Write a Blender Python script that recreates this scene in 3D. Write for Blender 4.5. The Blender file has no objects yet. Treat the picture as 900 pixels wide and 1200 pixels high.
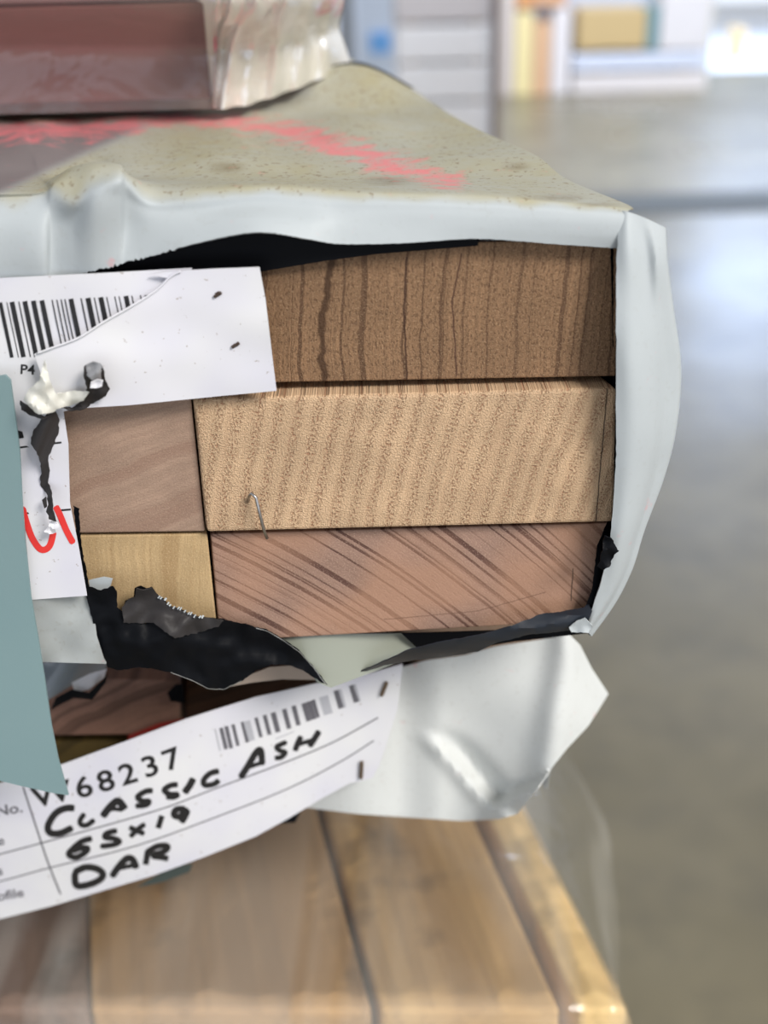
import bpy, bmesh, math, random
from mathutils import Vector, Matrix, noise, geometry
random.seed(7)
S = bpy.context.scene
COL = S.collection

# ---------------------------------------------------------------- camera
H = 1.10                       # camera height above the floor (m)
CAM = Vector((0.0, -0.171, H))
FPX = 1400.0                   # focal length in pixels of the 900x1200 frame
PITCH = math.atan(700 / FPX)
ROLL = math.radians(1.6)
fw = Vector((0, math.cos(PITCH), -math.sin(PITCH)))
rt0 = Vector((1, 0, 0)); up0 = rt0.cross(fw)
rt = rt0 * math.cos(ROLL) - up0 * math.sin(ROLL)
up = up0 * math.cos(ROLL) + rt0 * math.sin(ROLL)
cam_d = bpy.data.cameras.new('camera'); cam = bpy.data.objects.new('camera', cam_d); COL.objects.link(cam)
M3 = Matrix((rt, up, -fw)).transposed()
cam.matrix_world = Matrix.Translation(CAM) @ M3.to_4x4()
cam_d.sensor_fit = 'HORIZONTAL'; cam_d.sensor_width = 36; cam_d.lens = 36 * FPX / 900
cam_d.clip_start = 0.005; cam_d.clip_end = 100
cam_d.dof.use_dof = True; cam_d.dof.focus_distance = 0.187; cam_d.dof.aperture_fstop = cam_d.lens / 3.0
S.camera = cam

# ---------------------------------------------------------------- light and exposure
W = bpy.data.worlds.new('daylight'); S.world = W; W.use_nodes = True
wn = W.node_tree.nodes; wl = W.node_tree.links
bg = wn['Background']
tc = wn.new('ShaderNodeTexCoord'); sp = wn.new('ShaderNodeSeparateXYZ'); cr = wn.new('ShaderNodeValToRGB')
wl.new(tc.outputs['Generated'], sp.inputs[0]); wl.new(sp.outputs['Z'], cr.inputs[0]); wl.new(cr.outputs[0], bg.inputs[0])
cr.color_ramp.elements[0].position = 0.0; cr.color_ramp.elements[0].color = (1.72, 1.86, 2.1, 1)
cr.color_ramp.elements[1].position = 0.35; cr.color_ramp.elements[1].color = (0.70, 0.73, 0.77, 1)
bg.inputs[1].default_value = 0.66
def area(name, loc, target, size, power, color):
    l = bpy.data.lights.new(name, 'AREA'); l.shape = 'RECTANGLE'; l.size = size[0]; l.size_y = size[1]
    l.energy = power; l.color = color
    o = bpy.data.objects.new(name, l); COL.objects.link(o); o.location = loc
    o.rotation_euler = (Vector(target) - Vector(loc)).to_track_quat('-Z', 'Y').to_euler(); return o
area('skylight', (1.55, -1.75, 2.9), (0.0, 0.0, 1.0), (1.0, 0.8), 112, (1.0, 0.96, 0.91))
area('doorway_daylight', (3.6, 10.6, 3.0), (1.3, 6.0, 0.0), (5.0, 2.2), 400, (0.50, 0.66, 1.0))
area('goods_fill', (1.8, 4.6, 4.2), (1.4, 8.6, 0.6), (3.0, 1.6), 330, (0.78, 0.86, 1.0))  # unseen fill lamp, added to brighten the goods' fronts and the far floor
S.view_settings.view_transform = 'Standard'; S.view_settings.look = 'None'
S.view_settings.gamma = 1; S.view_settings.use_curve_mapping = False
S.view_settings.exposure = -0.05

# ---------------------------------------------------------------- pixel <-> place
def ray(px, py):
    return (rt * (px - 450) + up * (600 - py) + fw * FPX).normalized()
def P(px, py, Y):              # point of the upright plane y = Y mm seen at that pixel
    d = ray(px, py); return CAM + d * ((Y / 1000 - CAM.y) / d.y)
def Q(px, py, z):              # point of the level plane z seen at that pixel
    d = ray(px, py); return CAM + d * ((z - CAM.z) / d.z)
def pix(v):
    r = v - CAM; k = FPX / r.dot(fw); return 450 + r.dot(rt) * k, 600 - r.dot(up) * k
LD = ray(80, -100); LD = Vector((LD.x, LD.y, 0)).normalized()      # the way the packs run
def sm(a, b, x):
    t = max(0.0, min(1.0, (x - a) / (b - a))); return t * t * (3 - 2 * t)
def nz(x, y, z=0.0): return noise.noise(Vector((x, y, z)))

# ---------------------------------------------------------------- node helper
def mat(name, col=(0.8, 0.8, 0.8), rough=0.5, metal=0.0, spec=0.5):
    m = bpy.data.materials.new(name); m.use_nodes = True
    b = m.node_tree.nodes['Principled BSDF']
    b.inputs['Base Color'].default_value = (*col, 1); b.inputs['Roughness'].default_value = rough
    b.inputs['Metallic'].default_value = metal; b.inputs['Specular IOR Level'].default_value = spec
    return m
class N:
    def __init__(s, m): s.m = m; s.t = m.node_tree; s.b = s.t.nodes['Principled BSDF']
    def n(s, kind, **kw):
        x = s.t.nodes.new('ShaderNode' + kind)
        for k, v in kw.items(): setattr(x, k, v)
        return x
    def l(s, a, b): s.t.links.new(a, b)
    def co(s, which='Object'): return s.n('TexCoord').outputs[which]
    def math(s, op, a, b=None, clamp=False):
        x = s.n('Math', operation=op, use_clamp=clamp)
        for i, v in enumerate((a, b)):
            if v is None: continue
            if isinstance(v, (int, float)): x.inputs[i].default_value = v
            else: s.l(v, x.inputs[i])
        return x.outputs[0]
    def vmath(s, op, a, b):
        x = s.n('VectorMath', operation=op)
        for i, v in enumerate((a, b)):
            if isinstance(v, (tuple, Vector)): x.inputs[i].default_value = v
            else: s.l(v, x.inputs[i])
        return x.outputs[0]
    def noise(s, vec, scale, detail=3, rough=0.5, dist=0.0, dim='3D', w=None):
        x = s.n('TexNoise', noise_dimensions=dim)
        x.inputs['Scale'].default_value = scale; x.inputs['Detail'].default_value = detail
        x.inputs['Roughness'].default_value = rough; x.inputs['Distortion'].default_value = dist
        if vec is not None and dim != '1D': s.l(vec, x.inputs['Vector'])
        if w is not None: s.l(w, x.inputs['W'])
        return x.outputs[0]
    def ramp(s, f, stops):
        x = s.n('ValToRGB'); s.l(f, x.inputs[0]); e = x.color_ramp.elements
        while len(e) < len(stops): e.new(0.5)
        for i, (p, c) in enumerate(stops):
            e[i].position = p; e[i].color = (c, c, c, 1) if isinstance(c, (int, float)) else (*c, 1)
        return x.outputs[0]
    def mix(s, f, a, b, mode='MIX'):
        x = s.n('Mix', data_type='RGBA', blend_type=mode)
        if isinstance(f, (int, float)): x.inputs[0].default_value = f
        else: s.l(f, x.inputs[0])
        for i, v in ((6, a), (7, b)):
            if isinstance(v, tuple): x.inputs[i].default_value = (*v, 1)
            else: s.l(v, x.inputs[i])
        return x.outputs[2]
    def bump(s, h, strength, dist):
        x = s.n('Bump'); x.inputs['Strength'].default_value = strength; x.inputs['Distance'].default_value = dist
        s.l(h, x.inputs['Height']); s.l(x.outputs[0], s.b.inputs['Normal'])
    def color(s, c): s.l(c, s.b.inputs['Base Color'])

# ---------------------------------------------------------------- object helpers
def tag(o, label=None, cat=None, group=None, kind=None):
    if label: o['label'] = label
    if cat: o['category'] = cat
    if group: o['group'] = group
    if kind: o['kind'] = kind
    return o
def link(name, me, mats, parent=None, origin=None, smooth=False):
    if not isinstance(mats, (list, tuple)): mats = [mats]
    if origin is None and parent is None and len(me.vertices):
        c = [v.co for v in me.vertices]
        origin = Vector((sum(v.x for v in c) / len(c), sum(v.y for v in c) / len(c), min(v.z for v in c)))
    if parent is not None:                     # one shared frame per thing
        p = parent; origin = Vector((0, 0, 0))
        while p is not None: origin = origin + Vector(p['_org']); p = p.parent
        rel = Vector((0, 0, 0))
    else: rel = origin
    me.transform(Matrix.Translation(-origin))
    for m in mats: me.materials.append(m)
    if smooth:
        for p in me.polygons: p.use_smooth = True
    o = bpy.data.objects.new(name, me); COL.objects.link(o); o.location = rel
    o['_org'] = tuple(rel)
    if parent is not None: o.parent = parent
    return o
def empty(name, loc):
    o = bpy.data.objects.new(name, None); COL.objects.link(o); o.location = loc; o['_org'] = tuple(loc)
    o.empty_display_size = 0.01; return o
def mesh(verts, faces, name='m'):
    me = bpy.data.meshes.new(name); me.from_pydata([tuple(v) for v in verts], [], faces); me.update(); return me
def fix(me):
    bm = bmesh.new(); bm.from_mesh(me); bmesh.ops.recalc_face_normals(bm, faces=bm.faces); bm.to_mesh(me); bm.free(); me.update(); return me
def solid(o, mm, off=-1.0, inner=None):
    s = o.modifiers.new('thickness', 'SOLIDIFY'); s.thickness = mm / 1000; s.offset = off
    if inner is not None: s.material_offset = inner
    e = o.modifiers.new('rim', 'EDGE_SPLIT'); e.split_angle = math.radians(45)
    return o
def bevel(o, mm, seg=2):
    b = o.modifiers.new('edge', 'BEVEL'); b.width = mm / 1000; b.segments = seg; b.limit_method = 'ANGLE'; return o
def densify(out, step, jag=0.0, seed=0, closed=True):
    r = []
    n = len(out)
    for i in range(n if closed else n - 1):
        a, b = out[i], out[(i + 1) % n]
        L = math.hypot(b[0] - a[0], b[1] - a[1]); k = max(1, int(L / step))
        for j in range(k):
            t = j / k; x = a[0] + (b[0] - a[0]) * t; y = a[1] + (b[1] - a[1]) * t
            if jag and L > step:
                q = nz(x * .19, y * .19, seed) + .6 * nz(x * .5, y * .5, seed + 9)
                x += -(b[1] - a[1]) / L * q * jag; y += (b[0] - a[0]) / L * q * jag
            r.append((x, y))
    if not closed: r.append(out[-1])
    return r
def inside(x, y, poly):
    c = False; n = len(poly); j = n - 1
    for i in range(n):
        xi, yi = poly[i]; xj, yj = poly[j]
        if (yi > y) != (yj > y) and x < (xj - xi) * (y - yi) / (yj - yi) + xi: c = not c
        j = i
    return c
def film(name, outline, depth, m, parent=None, step=7, jag=0.0, thick=0.12, edge=None, inner=None, seed=0, holes=(), smooth=True, cols=None):
    """a thin sheet with the given outline, bent by depth(px,py) in mm, normals to the front"""
    edge = edge or min(step, 4)
    out = densify(outline, edge, jag, seed)
    pts = [Vector(p) for p in out]; ed = [(i, (i + 1) % len(out)) for i in range(len(out))]
    hs = [densify(h, edge, jag * .6, seed + 3) for h in holes]
    for h in hs:
        b = len(pts); pts += [Vector(p) for p in h]; ed += [(b + i, b + (i + 1) % len(h)) for i in range(len(h))]
    xs = [p[0] for p in out]; ys = [p[1] for p in out]
    nx = int((max(xs) - min(xs)) / step) + 1; ny = int((max(ys) - min(ys)) / step) + 1
    for i in range(nx + 1):
        for j in range(ny + 1):
            x = min(xs) + (i + .5 * (j % 2)) * step; y = min(ys) + j * step
            if inside(x, y, out) and not any(inside(x, y, h) for h in hs):
                if min((x - p[0]) ** 2 + (y - p[1]) ** 2 for p in out) > (edge * .6) ** 2: pts.append(Vector((x, y)))
    vs, es, fs, *_ = geometry.delaunay_2d_cdt(pts, ed, [], 1, 1e-4)
    keep = []
    for f in fs:
        cx = sum(vs[i][0] for i in f) / len(f); cy = sum(vs[i][1] for i in f) / len(f)
        if inside(cx, cy, out) and not any(inside(cx, cy, h) for h in hs): keep.append(list(f))
    V = [P(v[0], v[1], depth(v[0], v[1])) for v in vs]
    for f in keep:
        nrm = (V[f[1]] - V[f[0]]).cross(V[f[2]] - V[f[0]])
        if nrm.dot(V[f[0]] - CAM) > 0: f.reverse()
    me = mesh(V, keep, name)
    if cols:
        for an, fn in cols.items():
            at = me.attributes.new(an, 'FLOAT', 'POINT')
            for i, v in enumerate(vs): at.data[i].value = fn(v[0], v[1])
    o = link(name, me, m if isinstance(m, (list, tuple)) else [m], parent, smooth=smooth)
    if thick: solid(o, thick, -1.0, inner)
    return o
def cat_rom(p, t):
    n = len(p) - 1; s = min(int(t * n), n - 1); f = t * n - s
    a, b, c, d = p[max(s - 1, 0)], p[s], p[s + 1], p[min(s + 2, n)]
    return 0.5 * ((2 * b) + (c - a) * f + (2 * a - 5 * b + 4 * c - d) * f * f + (3 * b - a - 3 * c + d) * f ** 3)
def loft(rails, n, m):
    rs = [[cat_rom(r, i / n) for i in range(n + 1)] for r in rails]
    k = (len(rails) - 1) * m
    V = [];
    for j in range(k + 1):
        for i in range(n + 1): V.append(cat_rom([r[i] for r in rs], j / k))
    F = [(j * (n + 1) + i, j * (n + 1) + i + 1, (j + 1) * (n + 1) + i + 1, (j + 1) * (n + 1) + i) for j in range(k) for i in range(n)]
    return V, F
def ribbon(strokes, depth, off=-0.06):
    """flat pen strokes: [(points, width px)] -> mesh lying on the paper"""
    V, F = [], []
    for pts, w in strokes:
        q = [Vector(p) for p in pts]
        if len(q) > 2:
            k = (len(q) - 1) * 5; q = [cat_rom(q, i / k) for i in range(k + 1)]
        b = len(V)
        for i, p in enumerate(q):
            t = (q[min(i + 1, len(q) - 1)] - q[max(i - 1, 0)]); t = t.normalized() if t.length else Vector((1, 0))
            nn = Vector((-t.y, t.x)) * w / 2
            if len(q) > 3 and w > 2 and (i == 0 or i == len(q) - 1): nn = nn * .55
            for s_ in (1, -1):
                c = p + nn * s_; V.append(P(c.x, c.y, depth(c.x, c.y) + off))
        for i in range(len(q) - 1): F.append((b + 2 * i, b + 2 * i + 1, b + 2 * i + 3, b + 2 * i + 2))
    return mesh(V, F)
def type_mesh(s, org, size, ang, depth, shear=0.0, off=-0.06, wide=1.0):
    cu = bpy.data.curves.new('t', 'FONT'); cu.body = s; cu.size = 1; cu.resolution_u = 4; cu.offset = 0.018
    ob = bpy.data.objects.new('t', cu); COL.objects.link(ob)
    dg = bpy.context.evaluated_depsgraph_get(); me = bpy.data.meshes.new_from_object(ob.evaluated_get(dg))
    bpy.data.objects.remove(ob); a = math.radians(ang)
    for v in me.vertices:
        x, y = v.co.x * size * wide + v.co.y * size * shear, v.co.y * size
        px = org[0] + x * math.cos(a) - y * math.sin(a); py = org[1] - x * math.sin(a) - y * math.cos(a)
        v.co = P(px, py, depth(px, py) + off)
    me.materials.clear(); me.update(); return me
def prism(name, quad, Y, L, m, parent=None, bev=0.3, grid=(1, 1), lean=0.0, direction=None):
    """a board: front end at the pixel quad (tl,tr,br,bl) on plane Y mm, running back L metres"""
    D = (direction or LD) * L
    q = [P(x, y, Y + (lean * (1 if i < 2 else 0))) for i, (x, y) in enumerate(quad)]
    V = q + [v + D for v in q]
    F = [(0, 3, 2, 1), (4, 5, 6, 7), (0, 1, 5, 4), (1, 2, 6, 5), (2, 3, 7, 6), (3, 0, 4, 7)]
    o = link(name, fix(mesh(V, F)), m, parent, origin=q[3]); bevel(o, bev); return o
def box_mesh(boxes):
    V, F = [], []
    for (x0, x1, y0, y1, z0, z1) in boxes:
        b = len(V)
        V += [Vector(p) for p in ((x0, y0, z0), (x1, y0, z0), (x1, y1, z0), (x0, y1, z0), (x0, y0, z1), (x1, y0, z1), (x1, y1, z1), (x0, y1, z1))]
        F += [tuple(b + i for i in f) for f in ((0, 3, 2, 1), (4, 5, 6, 7), (0, 1, 5, 4), (1, 2, 6, 5), (2, 3, 7, 6), (3, 0, 4, 7))]
    return mesh(V, F)
def tube(pts, r, seg=8):
    V, F = [], []
    for i, p in enumerate(pts):
        t = (pts[min(i + 1, len(pts) - 1)] - pts[max(i - 1, 0)]).normalized()
        a = t.cross(Vector((0.3, 1, 0.2))).normalized(); b = t.cross(a)
        for k in range(seg): V.append(p + (a * math.cos(k * 2 * math.pi / seg) + b * math.sin(k * 2 * math.pi / seg)) * r)
    for i in range(len(pts) - 1):
        for k in range(seg): F.append((i * seg + k, i * seg + (k + 1) % seg, (i + 1) * seg + (k + 1) % seg, (i + 1) * seg + k))
    F.append(tuple(range(seg))[::-1]); F.append(tuple((len(pts) - 1) * seg + k for k in range(seg)))
    return fix(mesh(V, F))

# ---------------------------------------------------------------- materials
def end_grain(name, base, dark, org_px, centre_px, Y, ring=0.55, lo=0.36, hi=0.5, warp=1.2, warp_s=0.12, pore=0.3, rough_cut=0.0, tint=None, extra=None, ring_amt=1.0, light=None, wave=None, fine_amt=0.35, fine_k=4.5):
    """sawn end of a board: growth rings about a pith, pores, blotches (object coordinates in mm)"""
    m = mat(name, base, 0.62, spec=0.3); g = N(m)
    o0 = P(*org_px, Y); c = P(*centre_px, Y) - o0
    v = g.vmath('MULTIPLY', g.co(), (1000, 0, 1000))
    vd = g.vmath('SUBTRACT', v, (c.x * 1000, 0, c.z * 1000))
    wv = g.n('TexNoise'); wv.inputs['Scale'].default_value = warp_s; wv.inputs['Detail'].default_value = 2; g.l(v, wv.inputs['Vector'])
    dv = g.vmath('MULTIPLY', g.vmath('SUBTRACT', wv.outputs['Color'], (.5, .5, .5)), (warp * 2, 0, warp * 2))
    vd = g.vmath('ADD', vd, dv)
    ln = g.n('VectorMath', operation='LENGTH'); g.l(vd, ln.inputs[0]); r = ln.outputs['Value']
    rings = g.noise(None, ring, 2, 0.55, dim='1D', w=r)
    rmask = g.ramp(rings, [(lo, 1.0), (hi, 0.0)])
    fine = g.noise(None, ring * fine_k, 2, 0.5, dim='1D', w=r)
    blot = g.noise(v, 0.11, 3)
    col = g.mix(g.ramp(blot, [(0.35, 0.0), (0.65, 1.0)]), tuple(x * 0.86 for x in base), tuple(min(1, x * 1.12) for x in base))
    col = g.mix(g.math('MULTIPLY', g.ramp(fine, [(0.42, 0.0), (0.56, 1.0)]), fine_amt), col, tuple(x * 0.72 for x in base))
    col = g.mix(g.math('MULTIPLY', rmask, ring_amt), col, dark)
    # pores stretched along the rings: polar coordinates
    sx = g.n('SeparateXYZ'); g.l(vd, sx.inputs[0])
    th = g.math('MULTIPLY', g.math('ARCTAN2', sx.outputs['Z'], sx.outputs['X']), c.length * 1000)
    cb = g.n('CombineXYZ'); g.l(g.math('MULTIPLY', r, 3.3), cb.inputs[0]); g.l(g.math('MULTIPLY', th, 1.1 if not wave else 2.0), cb.inputs[1])
    p1 = g.noise(cb.outputs[0], 1.0, 2, 0.6)
    p2 = g.noise(v, 4.0, 2, 0.6)
    pmask = g.ramp(p1, [(0.54, 0.0), (0.62, 1.0)])
    if wave:
        band = g.math('SINE', g.math('MULTIPLY', r, 6.2832 / wave))
        pmask = g.math('MULTIPLY', g.ramp(p1, [(0.50, 0.0), (0.62, 1.0)]), g.ramp(g.math('ADD', g.math('MULTIPLY', band, .5), .5), [(0.2, 0.15), (0.9, 1.0)]))
    pm = g.math('MULTIPLY', pmask, pore)
    col = g.mix(pm, col, dark)
    col = g.mix(g.math('MULTIPLY', g.ramp(p2, [(0.42, 1.0), (0.55, 0.0)]), 0.22), col, tuple(x * 0.6 for x in base))
    if light: col = g.mix(g.math('MULTIPLY', g.ramp(p2, [(0.55, 0.0), (0.66, 1.0)]), 0.45), col, light)
    if tint:
        t2 = g.noise(v, 0.06, 1); col = g.mix(g.math('MULTIPLY', g.ramp(t2, [(0.42, 0.0), (0.6, 1.0)]), 0.6), col, tint)
    if extra: col = extra(g, v, col, o0)
    g.color(col)
    h = g.math('ADD', g.math('MULTIPLY', p2, 0.5 + rough_cut), g.math('MULTIPLY', pmask, -0.25 - rough_cut * .5))
    h = g.math('SUBTRACT', h, g.math('MULTIPLY', rmask, 0.25))
    g.bump(h, 0.55 + 0.3 * rough_cut, 0.00018 + 0.00022 * rough_cut)
    return m
def vline(px_pts, width, colour, Y, amt=0.9):
    """a dark check or pencil line through the wood: polyline of pixels"""
    def fn(g, v, col, o0):
        for (a, b) in zip(px_pts[:-1], px_pts[1:]):
            A = (P(*a, Y) - o0) * 1000; B = (P(*b, Y) - o0) * 1000; d = (B - A); L = d.length; d = d / L; nn = Vector((-d.z, 0, d.x))
            nse = g.noise(v, 0.35, 2)
            rel = g.vmath('SUBTRACT', v, (A.x, 0, A.z))
            du = g.n('VectorMath', operation='DOT_PRODUCT'); g.l(rel, du.inputs[0]); du.inputs[1].default_value = tuple(d)
            dn = g.n('VectorMath', operation='DOT_PRODUCT'); g.l(rel, dn.inputs[0]); dn.inputs[1].default_value = tuple(nn)
            across = g.math('ABSOLUTE', g.math('ADD', dn.outputs['Value'], g.math('MULTIPLY', g.math('SUBTRACT', nse, 0.5), width * 1.6)))
            k = g.math('LESS_THAN', across, width / 2)
            soft = g.ramp(g.math('DIVIDE', across, width), [(0.25, 1.0), (0.62, 0.0)])
            s1 = g.math('GREATER_THAN', du.outputs['Value'], 0.0); s2 = g.math('LESS_THAN', du.outputs['Value'], L)
            k = g.math('MULTIPLY', g.math('MULTIPLY', soft, s1), s2)
            col = g.mix(g.math('MULTIPLY', k, amt), col, colour)
        return col
    return fn
def knot(px, rad, colour, Y):
    def fn(g, v, col, o0):
        A = (P(*px, Y) - o0) * 1000
        d = g.n('VectorMath', operation='LENGTH'); g.l(g.vmath('SUBTRACT', v, (A.x, 0, A.z)), d.inputs[0])
        k = g.math('ADD', g.math('DIVIDE', d.outputs['Value'], rad), g.math('MULTIPLY', g.math('SUBTRACT', g.noise(v, .5, 3), .5), 1.6))
        return g.mix(g.math('MULTIPLY', g.ramp(k, [(.2, 1.), (1., 0.)]), .7), col, colour)
    return fn
def both(*f):
    def fn(g, v, col, o0):
        for x in f: col = x(g, v, col, o0)
        return col
    return fn
def long_grain(name, a, b, scale=30, rough=0.55):
    m = mat(name, a, rough, spec=0.3); g = N(m)
    mp = g.n('Mapping'); mp.inputs['Rotation'].default_value = (0, 0, -math.atan2(LD.x, LD.y) * -1)
    g.l(g.co(), mp.inputs[0]); v = g.vmath('MULTIPLY', mp.outputs[0], (1.0, 0.06, 1.0))
    n1 = g.noise(v, scale, 3, dist=0.4); n2 = g.noise(v, scale * 6, 2)
    c = g.mix(g.ramp(n1, [(0.35, 0.0), (0.65, 1.0)]), a, b)
    c = g.mix(g.math('MULTIPLY', g.ramp(n2, [(0.4, 1.0), (0.5, 0.0)]), 0.3), c, tuple(x * .6 for x in a))
    n3 = g.noise(g.co(), 28, 4, .6); c = g.mix(g.math('MULTIPLY', g.ramp(n3, [(.60, 0.), (.72, 1.)]), .75), c, tuple(x * .3 for x in a))
    g.color(c); g.bump(n2, 0.2, 0.0004); return m
def wrap_material(name, base, dust):
    m = mat(name, base, 0.5, spec=0.22); g = N(m); v = g.co()
    A = lambda n_: g.n('Attribute', attribute_name=n_).outputs['Fac']
    big = g.noise(v, 55, 4, 0.6); spk = g.noise(v, 900, 2, 0.6); mid = g.noise(v, 230, 4, 0.65)
    c = g.mix(g.ramp(big, [(0.3, 0.0), (0.7, 1.0)]), base, tuple(x * 0.93 for x in base))
    d = g.math('MULTIPLY', A('dust'), g.ramp(mid, [(0.3, 0.72), (0.62, 1.0)]))
    c = g.mix(d, c, dust)
    sp_ = g.math('MULTIPLY', g.math('ADD', g.math('MULTIPLY', A('dust'), 0.75), 0.05), g.ramp(spk, [(0.60, 0.0), (0.67, 1.0)]))
    c = g.mix(sp_, c, (0.20, 0.15, 0.09))
    st = g.math('MULTIPLY', A('stain'), g.ramp(mid, [(0.35, 0.4), (0.6, 1.0)]))
    c = g.mix(st, c, (0.17, 0.13, 0.075))
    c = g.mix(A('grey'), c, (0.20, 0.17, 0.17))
    th = g.math('SUBTRACT', g.math('ADD', A('pink'), g.math('MULTIPLY', g.math('SUBTRACT', mid, 0.5), 2.6)), 0.42)
    c = g.mix(g.ramp(th, [(0.0, 0.0), (0.6, 0.8)]), c, (0.74, 0.20, 0.22))
    g.color(c)
    g.l(g.ramp(d, [(0.0, 0.5), (0.6, 0.78)]), g.b.inputs['Roughness'])
    g.bump(g.math('ADD', big, g.math('MULTIPLY', spk, 0.12)), 0.25, 0.0006)
    return m
WHITE = wrap_material('white_polythene', (0.435, 0.468, 0.48), (0.37, 0.34, 0.225))
WHITE2 = wrap_material('clean_white_polythene', (0.64, 0.655, 0.64), (0.42, 0.39, 0.3))
BLACK = mat('black_polythene', (0.004, 0.0045, 0.006), 0.5, spec=0.08)
g = N(BLACK); g.bump(g.noise(g.co(), 160, 3), 0.2, 0.0006)
GREYBLACK = mat('torn_black_polythene', (0.032, 0.029, 0.029), 0.5, spec=0.18)
g = N(GREYBLACK); g.bump(g.noise(g.co(), 500, 3), 0.3, 0.0004)
PAPER = mat('label_paper', (0.76, 0.755, 0.775), 0.45, spec=0.35); g = N(PAPER)
s1 = g.noise(g.co(), 1100, 2, 0.6); s2 = g.noise(g.co(), 60, 2)
g.color(g.mix(g.ramp(s1, [(0.70, 0.0), (0.74, 0.7)]), g.mix(g.ramp(s2, [(0.35, 0.0), (0.7, 1.0)]), (0.70, 0.695, 0.70), (0.62, 0.61, 0.68)), (0.30, 0.24, 0.2)))
INK = mat('black_ink', (0.012, 0.011, 0.012), 0.5)
GREYINK = mat('faded_ink', (0.12, 0.115, 0.13), 0.6)
PALEINK = mat('pale_ink', (0.42, 0.42, 0.45), 0.6)
REDINK = mat('red_marker_ink', (0.72, 0.035, 0.03), 0.5)
STEEL = mat('staple_steel', (0.45, 0.43, 0.42), 0.3, metal=1.0)
RUST = mat('staple_hole', (0.05, 0.03, 0.02), 0.7)
TEAL = mat('blue_green_card', (0.245, 0.355, 0.36), 0.5, spec=0.3); g = N(TEAL)
g.color(g.mix(g.noise(g.co(), 40, 3), (0.17, 0.262, 0.275), (0.21, 0.30, 0.305))); g.bump(g.noise(g.co(), 900, 2), 0.1, 0.0002)

# ================================================================= THE UPPER PACK: boards
def spec_px(x, y): return (x, y)
# top board
b_o = (300, 449)
m_top = end_grain('end_grain_brown', (0.255, 0.145, 0.076), (0.07, 0.032, 0.016), b_o, (1750, 395), 0, ring=0.75, lo=0.36, hi=0.42, warp=0.9, warp_s=0.10, pore=0.55, rough_cut=0.3, ring_amt=.75, fine_amt=.6, fine_k=2.6, light=(0.42, 0.29, 0.17),
    extra=both(vline([(463, 296), (452, 345), (446, 390), (447, 446)], 1.15, (0.055, 0.026, 0.012), 0),
               vline([(548, 300), (543, 360), (545, 446)], 0.34, (0.05, 0.022, 0.012), 0),
               vline([(612, 296), (600, 350), (603, 440)], 0.26, (0.07, 0.03, 0.018), 0),
               vline([(367, 306), (364, 380), (372, 446)], 0.25, (0.08, 0.035, 0.02), 0)))
t = prism('hardwood_board', [(225, 291), (726, 280), (722, 441), (232, 450)], 0, 1.25, m_top, bev=0.25)
tag(t, 'brown top board of the open pack, dark crack down its end', 'board', 'board ends showing in the torn open white pack')
# middle board, proud of the others
b_o = (243, 624)
m_mid = end_grain('end_grain_rough_tan', (0.66, 0.45, 0.275), (0.42, 0.205, 0.115), b_o, (1650, 790), -2.2, ring=0.55, lo=0.36, hi=0.52, warp=0.7, warp_s=0.12, pore=0.9, rough_cut=1.0, ring_amt=0.12, fine_amt=.12, wave=2.9, light=(0.78, 0.60, 0.40),
    extra=both(vline([(712, 456), (706, 520), (698, 612)], 0.22, (0.05, 0.03, 0.02), -2.2)))
m = prism('hardwood_board', [(227, 468), (723, 455), (720, 612), (243, 624)], -2.2, 1.25, m_mid, bev=0.55)
tag(m, 'pale rough sawn middle board of the open pack, wire staple in its end', 'board', 'board ends showing in the torn open white pack')
# the staple
stp = [P(292, 581, -3.4), P(295, 578, -3.9), P(300, 583, -4.1), P(304, 600, -4.3), P(309, 620, -4.3), P(313, 631, -4.0)]
so = link('staple', tube([P(290, 588, -2.4)] + stp, 0.00026), STEEL, m, smooth=True); tag(so, 'bent steel wire staple')
# lower board
b_o = (258, 748)
m_low = end_grain('end_grain_pinkish', (0.335, 0.208, 0.155), (0.09, 0.04, 0.03), b_o, (-116, 1320), 0.2, ring=0.8, lo=0.41, hi=0.46, warp=0.45, warp_s=0.05, pore=0.0, tint=(0.41, 0.225, 0.14), fine_amt=.25, fine_k=2.2, light=(0.52, 0.36, 0.27),
    extra=both(vline([(672, 662), (670, 700)], 0.2, (0.05, 0.03, 0.02), 0.2), vline([(450, 722), (560, 712), (640, 690)], 0.2, (0.12, 0.06, 0.04), 0.2, 0.6)))
o = prism('hardwood_board', [(247, 626), (721, 613), (697, 727), (258, 752)], 0.2, 1.25, m_low, bev=0.25)
tag(o, 'pinkish brown board with slanting dark growth rings, lowest of the open pack', 'board', 'board ends showing in the torn open white pack')
# left upper short one
b_o = (100, 625)
m_lt = end_grain('end_grain_mauve', (0.35, 0.235, 0.17), (0.26, 0.155, 0.11), b_o, (760, 1500), -0.8, ring=0.20, lo=0.36, hi=0.5, warp=2.0, warp_s=0.08, pore=0.12, ring_amt=0.6, light=(0.42, 0.30, 0.215), extra=knot((103, 522), 3.2, (0.20, 0.125, 0.10), -0.8))
o = prism('hardwood_board', [(-60, 474), (224, 466), (240.5, 623), (-40, 627)], -0.8, 1.25, m_lt, bev=0.3)
tag(o, 'smooth mauve brown board end left of the rough middle board, under the white label', 'board', 'board ends showing in the torn open white pack')
b_o = (104, 745)
m_lb = end_grain('end_grain_honey', (0.49, 0.34, 0.175), (0.32, 0.19, 0.08), b_o, (1600, 760), -0.2, ring=0.30, lo=0.34, hi=0.52, warp=1.3, warp_s=0.1, pore=0.12, ring_amt=0.5, light=(0.6, 0.45, 0.27))
o = prism('hardwood_board', [(-40, 629), (243, 625.5), (256, 752), (-30, 760)], -0.2, 1.25, m_lb, bev=0.3)
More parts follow.
